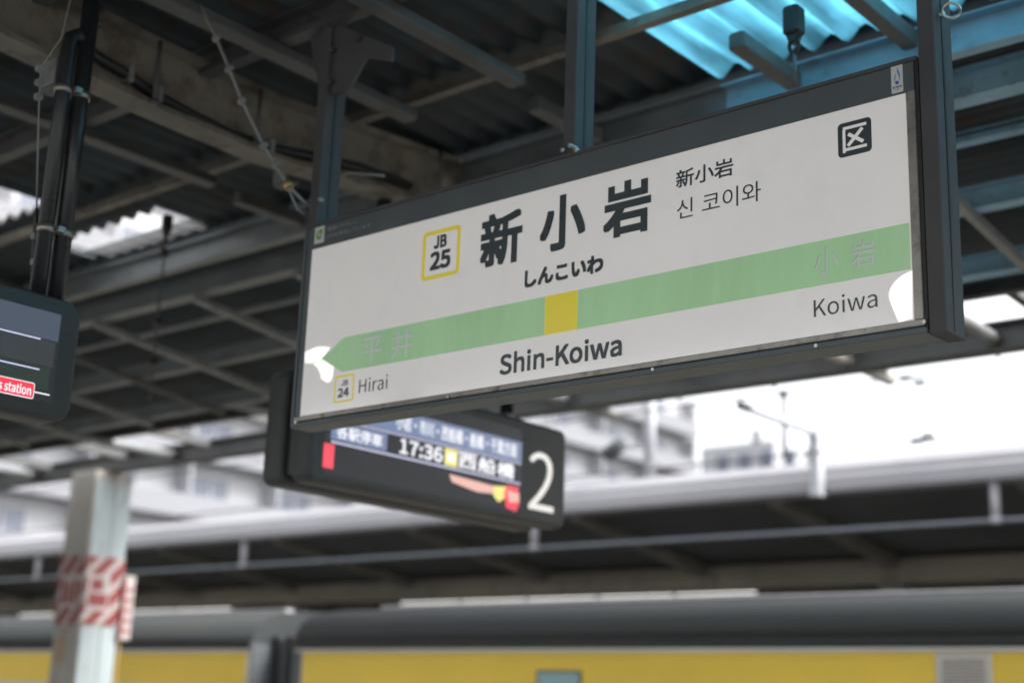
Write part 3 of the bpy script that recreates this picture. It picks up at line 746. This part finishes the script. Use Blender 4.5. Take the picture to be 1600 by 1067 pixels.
mquad('screen_zone', mY0 + .06, scr1 - .012, szG, szM - .004, 2, glow('screen_dark_grey', (0.045, 0.048, 0.052), .2, .3))
mquad('screen_zone', mY0 + .06, scr1 - .02, MP(70, 610)[1] + .0, szG - .003, 2, glow('screen_dark_green', (0.028, 0.042, 0.036), .2, .3))
zA = MP(50, 527)[1]; zB2 = MP(40, 573)[1]; zC = MP(60, 614)[1]
mquad('screen_line', mY0 + .06, MP(62, 530)[0], zA - .002, zA + .002, 3, M_LILAC)
mquad('screen_line', mY0 + .06, MP(60, 577)[0], zB2 - .002, zB2 + .002, 3, M_LILAC)
mquad('screen_line', mY0 + .06, MP(76, 618)[0], zC - .002, zC + .002, 3, M_WHITE)
rl1 = MP(52, 610)[0]; rz0, rz1 = MP(40, 622)[1], MP(40, 596)[1]
o = [((rl1 + mY0 + .3) / 2 + a, (rz0 + rz1) / 2 + c) for a, c in rrect(rl1 - mY0 - .3, rz1 - rz0, .008)]
flat_poly('red_label', o, 'X', m0 + .005, m0 + .006, M_WHITE, d1)
o = [((rl1 + mY0 + .3) / 2 + a, (rz0 + rz1) / 2 + c) for a, c in rrect(rl1 - mY0 - .3 - .006, rz1 - rz0 - .006, .006)]
flat_poly('red_label', o, 'X', m0 + .006, m0 + .007, M_RED, d1)
flat_text('label_lettering', 's station', 'X', m0 + .008, MP(-5, 603)[0], MP(46, 614)[0], rz0 + .009, rz1 - .012, M_WHITE, d1, .0006)
pt = onX(140, 0, MX - .07); pb = onX(92, 455, MX - .07)
px_, py_ = MX - .07, (pt.y + pb.y) / 2
po = MB().tube([(px_, py_, mz1 - .02), (px_, py_, Z(2.52))], .030, 14).build('hanger_pipe', M_PIPE, d1)
pe = onX(108, 65, px_)
arc = [(px_, py_ - .012, pe.z - .02)] + [(px_, py_ - .066 + .05 * math.cos(a), pe.z - .02 + .05 * math.sin(a)) for a in [math.radians(k) for k in range(20, 181, 20)]]
p2 = MB().tube([(px_ + .0, py_ - .116 + .05, mz1 - .02), (px_, py_ - .066, pe.z - .03), (px_, py_ - .060, pe.z + .015), (px_, py_ - .035, pe.z + .035), (px_, py_ - .005, pe.z + .03)], .026, 14).build('hanger_pipe', M_PIPE, d1)
for yy in (145, 370):
    zc = onX(110, yy, px_).z
    MB().tube([(px_, py_, zc - .012), (px_, py_, zc + .012)], .034, 14).tube([(px_, py_ - .066, zc - .012), (px_, py_ - .066, zc + .012)], .030, 14).box(px_ + .02, px_ + .045, py_ - .045, py_ - .02, zc - .01, zc + .01).build('pipe_clamp', M_ALU, po)

# ================================================================== CABLES, RODS, FITTINGS UNDER THE CANOPY
def cable(name, label, pts, r, m, cat='cable', group=None, n=8):
    o = MB().tube(pts, r, n).build(name, m, None); tag(o, label, cat, group); return o
# chain cable with clamps down to the sign's left hanger
cp = [(312, 8), (338, 60), (358, 108), (378, 158), (412, 228), (430, 258), (450, 290), (466, 306), (478, 318)]
ps = [onT(x, y, 5.25) for x, y in cp]
cc = thing('clamped_guy_cable', 'grey guy cable with metal clamps running down to the sign hanger', 'cable', ps[-1])
MB().tube(ps, .0065, 8).build('cable', M_WIRE, cc)
for i in (1, 2, 3, 4, 5):
    a = ps[i]; MB().tube([a + Vector((0, 0, .014)), a - Vector((0, 0, .014))], .013, 6).box(a.x - .02, a.x + .02, a.y - .006, a.y + .006, a.z - .006, a.z + .006).build('clamp', M_WIRE, cc)
a = ps[6]; MB().tube([a + Vector((-.01, 0, .012)), a + Vector((.01, 0, -.012))], .018, 8).build('brass_clamp', mat('brass', (0.5, 0.36, 0.16), 0.4, metal=.7), cc)
MB().tube([ps[6], onT(458, 312, 5.25), onT(466, 328, 5.25), onT(477, 336, 5.25)], .005, 8).build('cable_loop', M_WIRE, cc)
# thin wire beside the monitor pipes
wp = [onT(x, y, 4.7) for x, y in ((110, 0), (96, 60), (64, 106), (62, 140), (60, 200), (57, 330))]
wc = thing('monitor_signal_wire', 'thin grey wire with clips hanging beside the twin black pipes', 'cable', wp[-1])
MB().tube(wp, .0032, 6).build('wire', M_WIRE, wc)
MB().tube([onT(57, 325, 4.7), onT(56, 345, 4.7), onT(53, 400, 4.7), onT(50, 450, 4.7)], [.004, .008, .009, .007], 8).build('connector', M_BLACK, wc)
for q in ((62, 108), (61, 130), (60, 152), (55, 370), (54, 410)):
    a = onT(q[0], q[1], 4.7); MB().box(a.x - .012, a.x + .012, a.y - .012, a.y + .012, a.z - .01, a.z + .01, bev=.003).build('clip', M_WIRE, wc)
# black cable clipped along the brown rafter
RX = -4.52 + .03
bc = [onX(x, y, RX) for x, y in ((130, 70), (150, 88), (200, 118), (245, 150), (300, 180), (360, 210), (420, 232), (490, 245), (560, 262), (640, 290))]
bk = thing('rafter_power_cable', 'thick black cable clipped along the curved cream rafter', 'cable', bc[0])
MB().tube(bc, .022, 10).build('cable', M_BLACK, bk)
for i in (2, 3, 6):
    a = bc[i]; MB().box(a.x - .028, a.x + .03, a.y - .012, a.y + .012, a.z - .035, a.z + .035, bev=.004).build('cable_clip', M_GREY, bk)
# tie rods standing off the rafter
for k, (p, q) in enumerate((((251, 65), (243, 157)), ((408, 140), (400, 222)), ((160, 10), (170, 40)), ((690, 235), (686, 300)))):
    a = onX(p[0], p[1], RX + .05); c_ = onX(q[0], q[1], RX + .05); c_.y = a.y
    o = MB().tube([a, c_], .009, 8).tube([c_, c_ - Vector((0, 0, .02))], .015, 6).build('threaded_rod', M_BEAM, None)
    tag(o, 'short threaded rod standing against the side of the curved cream rafter', 'rod', 'threaded rods on the curved rafter')
# turnbuckle rods hanging from purlins
def turnbuckle(name, label, px, ytop, yeye, ybot, T):
    a = onT(*ytop, T); e = onT(*yeye, T); c_ = onT(*ybot, T)
    e.x = c_.x = a.x; e.y = c_.y = a.y
    t = thing(name, label, 'hanger rod', c_)
    s = T / 8 if T < 6 else .5
    box('bracket', M_BLACK, t, a.x - .05 * s, a.x + .05 * s, a.y - .05 * s, a.y + .05 * s, a.z - .12 * s, a.z + .03, bev=.008)
    MB().prism([(a.x - .035 * s, a.y, a.z - .12 * s), (a.x + .035 * s, a.y, a.z - .12 * s), (a.x + .02 * s, a.y, a.z - .17 * s), (a.x - .02 * s, a.y, a.z - .17 * s)], (0, -.03 * s, 0), (0, .03 * s, 0)).build('clevis', M_BLACK, t)
    ring = [(a.x + .03 * s * math.cos(k * math.pi / 8), a.y, e.z + .045 * s * math.sin(k * math.pi / 8)) for k in range(17)]
    MB().tube(ring, .012 * s, 8, caps=False).build('eye', M_BLACK, t)
    MB().tube([(a.x, a.y, e.z - .04 * s), c_], .011 * s, 8).build('rod', M_BEAM, t)
    return t, c_
turnbuckle('turnbuckle_hanger', 'black turnbuckle hanger against the blue skylight panels above the sign', 0, (1240, 25), (1249, 78), (1252, 150), 5.05)
tb, ce = turnbuckle('turnbuckle_hanger', 'long thin hanger rod with eye dropping from the canopy beside the monitor', 0, (262, 345), (258, 370), (240, 640), 7.9)
for yy in (400, 515, 580):
    MB().tube([Vector((ce.x, ce.y, onT(250, yy, 7.9).z - .02)), Vector((ce.x, ce.y, onT(250, yy, 7.9).z + .02))], .024, 8).build('nut', M_BLACK, tb)
# ring on the right hanger
rc = onY(1486, 17, SY + .02)
o = MB().tube([(rc.x + .020 * math.cos(k * math.pi / 10), rc.y + .012 * math.cos(k * math.pi / 10), rc.z + .022 * math.sin(k * math.pi / 10)) for k in range(21)], .004, 8, caps=False).tube([(rc.x - .045, rc.y, rc.z - .004), (rc.x - .018, rc.y, rc.z)], .005, 8).build('eye_bolt', M_BOLT, None)
tag(o, 'shiny steel ring bolt on the hanger at the right end of the sign', 'ring bolt')
# loose signal cable looping behind the sign's left post
lp = [onY(x, y, 3.5) for x, y in ((520, 330), (516, 300), (522, 282), (545, 270), (600, 275))]
cable('looped_cable', 'thin grey cable looping behind the left hanger of the sign', lp, .006, M_WIRE)
# conduit boxes on the canopy
for k, (q, T, lab) in enumerate((((88, 120), 5.2, 'small grey junction box on the cream rafter behind the black pipes'), ((448, 272), 6.5, 'small grey junction box on the cream rafter beside the clamped cable'))):
    a = onT(q[0], q[1], T); jb = thing('junction_box', lab, 'junction box', a)
    box('box', M_BEAM, jb, a.x - .06, a.x + .06, a.y - .03, a.y + .03, a.z - .06, a.z + .06, bev=.008)
    box('lid', M_GREY, jb, a.x - .05, a.x + .05, a.y - .037, a.y - .0305, a.z - .05, a.z + .05, bev=.003)

# ================================================================== TRAIN
M_ROOFG = mat('train_roof_grey', (0.040, 0.045, 0.047), 0.8, spec=.2, var=0.15, scale=1.5, dirt_or_sheen=(0.05, 0.05, 0.045), dirt_or_sheen_amt=0.3, stretch=(.2, 1, 1))
M_STEEL = mat('brushed_stainless', (0.50, 0.49, 0.46), 0.35, metal=0.7, var=0.15, scale=2, stretch=(.3, 1, 1))
M_TYEL = mat('train_yellow_film', (0.78, 0.56, 0.07), 0.45, var=0.12, scale=.8, stretch=(.4, 1, 1))
M_DARKG = mat('gangway_grey', (0.09, 0.10, 0.11), 0.55, var=0.2)
M_GLASS = mat('dark_window_glass', (0.03, 0.035, 0.04), 0.08, var=0.05, spec=.8)
M_PALE = mat('pale_roof_edge', (0.34, 0.33, 0.345), 0.45, var=0.1)
TY = 9.6; HW = 1.4
def car(x0, x1, label):
    t = thing('train_car', label, 'train car', ((x0 + x1) / 2, TY + HW, -1.1), 'coupled yellow banded train cars')
    yc = TY + HW
    roofp = [(-HW, .635), (-HW + .02, .72), (-HW + .08, .82), (-HW + .19, .90), (-HW + .36, .955), (-HW + .7, 1.0), (0, 1.03)]
    roofp = roofp + [(-a, c) for a, c in reversed(roofp[:-1])]
    low = [(HW, .60), (-HW, .60)]
    b = MB(); n = len(roofp)
    b.prism([(x0, yc + a, Z(c)) for a, c in roofp], (0, 0, 0), (x1 - x0, 0, 0), True); b.build('roof', M_ROOFG, t)
    box('body', M_STEEL, t, x0, x1, TY, TY + 2 * HW, -0.25, Z(.634))
    box('gutter', M_STEEL, t, x0 + .05, x1 - .05, TY - .025, TY - .0005, Z(.545), Z(.568), bev=.005)
    box('roof_skirt', M_ROOFG, t, x0 + .02, x1 - .02, TY - .012, TY - .0005, Z(.569), Z(.632))
    box('yellow_band', M_TYEL, t, x0 + .16, x1 - .06, TY - .006, TY - .0005, Z(.20), Z(.535))
    box('yellow_band', M_TYEL, t, x0 + .16, x1 - .06, TY - .006, TY - .0005, Z(-.95), Z(-.72))
    box('end_post', M_DARKG, t, x0 + .0, x0 + .13, TY - .005, TY - .0005, Z(-1.8), Z(.57))
    box('end_wall', M_DARKG, t, x1 + .0005, x1 + .02, TY + .005, TY + 2 * HW - .005, -.2, Z(.634))
    # pale strip along the roof shoulder
    box('roof_strip', M_PALE, t, x0 + .45, x1 - .35, TY + .72, TY + .86, Z(1.0), Z(1.036), bev=.012)
    k = 0; x = x0 + 1.2
    while x + 1.3 < x1:
        wdw = box('window', M_BEZEL, t, x - .75, x + .75, TY - .009, TY - .0065, Z(-.62), Z(.12))
        box('pane', M_GLASS, wdw, x - .7, x + .7, TY - .012, TY - .0095, Z(-.57), Z(.08))
        if x + 3.2 < x1:
            dr_ = box('door', M_STEEL, t, x + 1.05, x + 2.35, TY - .010, TY - .0065, Z(-1.75), Z(.19))
            box('pane', M_GLASS, dr_, x + 1.15, x + 1.62, TY - .013, TY - .0105, Z(-.6), Z(.1)); box('pane', M_GLASS, dr_, x + 1.78, x + 2.25, TY - .013, TY - .0105, Z(-.6), Z(.1))
        x += 3.4; k += 1
    for bx in (x0 + 2.5, x1 - 2.5):
        bg_ = box('bogie', M_DARKG, t, bx - 1.3, bx + 1.3, TY + .35, TY + 2 * HW - .35, -1.0 + .25, -.27)
        for wx in (bx - 1.0, bx + 1.0):
            MB().tube([(wx, TY + .75, -.55), (wx, TY + .95, -.55)], .42, 20).build('wheel', M_RAIL, bg_)
    return t
CA = car(-31.6, -11.60, 'yellow banded train car whose end shows beside the red striped column')
CB = car(-10.95, 9.05, 'yellow banded train car with blue side display and grille under the sign')
gw = thing('gangway', 'dark grey concertina gangway between the two yellow banded train cars', 'gangway', (-11.27, TY + HW, -.6))
for k in range(6):
    X = -11.57 + k * .1
    box('fold', M_DARKG if k % 2 else M_BLACK, gw, X, X + .095, TY + .25 + .03 * (k % 2), TY + 2 * HW - .25 - .03 * (k % 2), -.1, Z(.72 - .03 * (k % 2)), bev=.01)
# side display and grille on the near car
p0, p1 = onY(840, 1047, TY), onY(910, 1047, TY)
q = box('side_display', M_BEZEL, CB, p0.x, p1.x, TY - .016, TY - .0065, Z(.21), p0.z, bev=.004)
box('display_screen', glow('teal_led', (0.16, 0.27, 0.29), .16), q, p0.x + .02, p1.x - .02, TY - .018, TY - .0165, Z(.22), p0.z - .015)
p0, p1 = onY(1462, 1022, TY), onY(1550, 1022, TY)
q = box('grille', M_STEEL, CB, p0.x, p1.x, TY - .014, TY - .0065, Z(.18), Z(.53), bev=.004)
for k in range(12):
    box('louvre', mat('grille_grey', (0.30, 0.275, 0.255), 0.6), q, p0.x + .05, p1.x - .05, TY - .02, TY - .0145, Z(.20 + k * .025), Z(.215 + k * .025))

# ================================================================== OPPOSITE CANOPY
M_FASC = mat('white_fascia', (0.33, 0.325, 0.35), 0.5, var=0.08, scale=.6, dirt_or_sheen=(0.29, 0.28, 0.31), dirt_or_sheen_amt=0.2)
M_SOFF = mat('dark_soffit', (0.085, 0.09, 0.09), 0.8, var=0.3, scale=1)
M_BEIGE = mat('beige_girder', (0.24, 0.215, 0.175), 0.7, var=0.15, scale=.8, dirt_or_sheen=(0.14, 0.12, 0.1), dirt_or_sheen_amt=.2)
M_DUSK = mat('brown_grey_steel', (0.17, 0.16, 0.14), 0.6, var=0.2, scale=2)
oc = thing('opposite_canopy', 'low canopy over the far platform with white gutter edge and dark underside', 'canopy', (-12, 17, 0))
EY = 13.8
b = MB(); prof = [(EY + .02, 2.46), (EY, 2.50), (EY, 2.62), (EY + .05, 2.66), (EY + .05, 2.72), (EY + .22, 2.84), (EY + .30, 2.84), (EY + .30, 2.46)]
b.prism([(-70, y, Z(z)) for y, z in prof], (0, 0, 0), (100, 0, 0)); b.build('gutter', M_FASC, oc)
b = MB(); prof = [(EY + .301, 2.50), (17.2, 2.16), (20.4, 2.44), (20.4, 2.56), (17.2, 2.28), (EY + .301, 2.62)]
b.prism([(-70, y, Z(z)) for y, z in prof], (0, 0, 0), (100, 0, 0)); b.build('roof', M_SOFF, oc)
box('girder', M_BEIGE, oc, -70, 30, 17.0, 17.22, Z(1.80), Z(2.12), bev=.02)
for k in range(18):
    X = -42.3 + k * 2.85
    MB().prism([(X, EY + .31, Z(2.40)), (X, 16.99, Z(2.00)), (X, 16.99, Z(2.16)), (X, EY + .31, Z(2.495))], (-.09, 0, 0), (.09, 0, 0)).build('rafter', M_DUSK, oc)
    if k % 2 == 0:
        box('column', M_DUSK, oc, X - .17, X + .17, 16.95, 17.27, .004, Z(1.795), bev=.02)
        box('column_band', M_FASC, oc, X - .175, X + .175, 16.94, 17.28, Z(1.45), Z(1.72))
MB().tube([(-70, EY + .12, Z(2.06)), (30, EY + .12, Z(2.06))], .03, 10).build('service_pipe', mat('blue_grey_pipe', (0.12, 0.135, 0.155), 0.5), oc)
for X in (-28.5, -22.8, -17.16, -11.46, -5.5, .3):
    MB().tube([(X, EY + .12, Z(2.04)), (X, EY + .12, Z(2.465))], .05, 10).tube([(X, EY + .12, Z(2.03)), (X, EY + .12, Z(2.10))], .06, 10).build('pipe_drop', M_FASC, oc)
for k in range(40):
    if k % 3 == 0:
        X = -60 + k * 2.1; box('soffit_batten', M_DUSK, oc, X, X + .05, 17.25, 20.3, Z(1.95), Z(2.0))
wall = thing('station_back_wall', 'long beige panelled wall behind the far platform under its canopy', 'wall', (-15, 20.5, 0))
for k in range(24):
    X = -66 + k * 4.0
    box('panel', M_BEIGE, wall, X, X + 3.97, 20.2, 20.4, .0, Z(2.43))
for k in range(24):
    X = -66 + k * 4.0
    box('post', M_DUSK, wall, X - .09, X + .06, 20.1, 20.195, .0, Z(2.4))
# lit tubes in a row under the far girder
M_TUBE = glow('lit_fluorescent_tube', (1.0, 0.97, 0.92), .45)
def lamp(x0, x1, z):
    t = thing('fluorescent_lamp', 'lit fluorescent tube in the row under the far canopy girder', 'lamp', ((x0 + x1) / 2, 16.8, Z(z)), 'lit tubes under the far canopy')
    MB().tube([(x0, 16.8, Z(z)), (x1, 16.8, Z(z))], .011, 8).build('tube', M_TUBE, t)
    box('batten', M_DUSK, t, x0, x1, 16.77, 16.83, Z(z + .03), Z(z + .08))
    box('stem', M_DUSK, t, (x0 + x1) / 2 - .01, (x0 + x1) / 2 + .01, 16.79, 16.81, Z(z + .0805), Z(2.05))
for x0, x1, n in ((-28.0, -20.9, 4), (-16.6, -9.9, 5)):
    st = (x1 - x0) / n
    for k in range(n): lamp(x0 + k * st, x0 + (k + 1) * st - .06, 1.722)

# ================================================================== OVERHEAD LINE AND POLES
M_MAST = mat('galvanised_mast', (0.42, 0.43, 0.46), 0.5, metal=.2, var=.1)
M_INS = mat('dark_fitting', (0.06, 0.065, 0.07), 0.5)
ax = onY(1262, 770, 13.5)
ms = thing('catenary_bracket', 'grey overhead line bracket with cross arm standing on the far white gutter', 'catenary mast', (ax.x, 13.6, Z(2.5)))
tz = onY(1270, 668, 13.5).z
box('mast', M_MAST, ms, ax.x - .06, ax.x + .06, 13.64, 13.78, Z(2.40), tz + .02, bev=.01)
e = onX(1160, 628, ax.x)
MB().tube([(ax.x, 13.7, tz - .02), (ax.x, e.y, tz - .0)], .042, 8).build('cross_arm', M_MAST, ms)
MB().tube([(ax.x, e.y - .05, tz + .0), (ax.x, e.y + .12, tz)], .05, 8).build('insulator', M_INS, ms)
v = onX(1225, 650, ax.x)
MB().tube([(ax.x, v.y, onX(1225, 615, ax.x).z), (ax.x, v.y, onX(1225, 712, ax.x).z)], .022, 8).build('drop_rod', M_INS, ms)
MB().tube([(ax.x, v.y, onX(1225, 615, ax.x).z - .03), (ax.x, v.y, onX(1225, 615, ax.x).z + .03)], .05, 8).build('insulator', M_INS, ms)
WY = v.y
for (x, y, lab, fx) in ((1600, 565, 'upper overhead wire with small dark clamps across the white sky', ((1415, 590), (1437, 597))), (1600, 675, 'lower overhead wire with a small dark clamp just above the far gutter', ((1433, 688), (1450, 681)))):
    z = onY(x, y, WY).z
    t = thing('overhead_wire', lab, 'overhead wire', (-5, WY, z))
    MB().tube([(-70, WY, z), (30, WY, z)], .011, 6).build('wire', M_INS, t)
    for q in fx:
        a = onY(q[0], q[1], WY); MB().tube([(a.x - .055, WY, a.z), (a.x + .055, WY, a.z - .006)], .03, 8).build('clamp', M_INS, t)
cpx = onY(992, 760, 13.9)
cp_ = thing('camera_pole', 'pale pole with a small dark security camera rising from the far gutter', 'camera pole', (cpx.x, 14.2, Z(2.7)))
MB().tube([(cpx.x, 14.2, Z(2.70)), (cpx.x, 14.2, Z(4.6))], .075, 12).build('pole', M_MAST, cp_)
a = onY(966, 702, 14.2)
MB().tube([(a.x - .12, 14.1, a.z - .08), (a.x + .14, 14.1, a.z + .05)], .09, 10).build('camera_body', M_INS, cp_)
MB().tube([(a.x, 14.15, a.z), (cpx.x, 14.2, a.z + .0)], .02, 6).build('camera_arm', M_MAST, cp_)

# ================================================================== BUILDINGS
M_BW = mat('white_render', (0.38, 0.385, 0.41), 0.7, var=.05, scale=.1)
M_BS = mat('pale_grey_slab', (0.19, 0.195, 0.215), 0.7, var=.05, scale=.2)
M_BG = mat('blue_grey_window', (0.11, 0.125, 0.17), 0.2, var=.1, scale=.2)
ap = thing('apartment_block', 'tall pale apartment block with rows of balconies beyond the far canopy', 'apartment building', (-66, 62, -1.2))
BX = -60
box('wall', M_BW, ap, BX - 14, BX, 26, 91, -1.2, 26.5)
box('roof', M_BS, ap, BX - 14.3, BX + .3, 25.7, 91.3, 26.51, 27.3)
for fl in range(3, 9):
    z = -1.2 + fl * 3.0
    bal = MB().box(BX + .01, BX + 1.4, 26.5, 90.5, z - .1, z + .08).box(BX + 1.3, BX + 1.4, 26.5, 90.5, z + .081, z + 1.05).build('balcony', M_BS, ap)
    for k in range(11):
        y = 27.5 + k * 5.8
        wn = box('window', M_BG, ap, BX + .005, BX + .05, y, y + 2.3, z + .2, z + 2.3)
        box('mullion', M_BW, wn, BX + .052, BX + .08, y + 1.1, y + 1.2, z + .2, z + 2.3)
    for k in range(12):
        y = 26.4 + k * 5.8
        box('balcony_divider', M_BW, bal, BX + .06, BX + 1.29, y, y + .1, z + .081, z + 2.75)
ob = thing('rooftop_block', 'small pale distant building with a roof antenna under the white sky', 'building', (-70, 120, -1.2))
c0, c1_ = onY(1095, 715, 125), onY(1210, 715, 125); zt = onY(1150, 693, 125).z
box('wall', M_BW, ob, c0.x, c1_.x, 125, 140, -1.2, zt)
a = onY(1182, 670, 126)
MB().tube([(a.x, 126, zt + .005), (a.x, 126, a.z)], .5, 8).build('antenna', M_BS, ob)
for k in range(5):
    x = c0.x + 2 + k * 2.6
    box('window', M_BG, ob, x, x + 1.4, 124.9, 124.99, zt - 3, zt - 1.2)
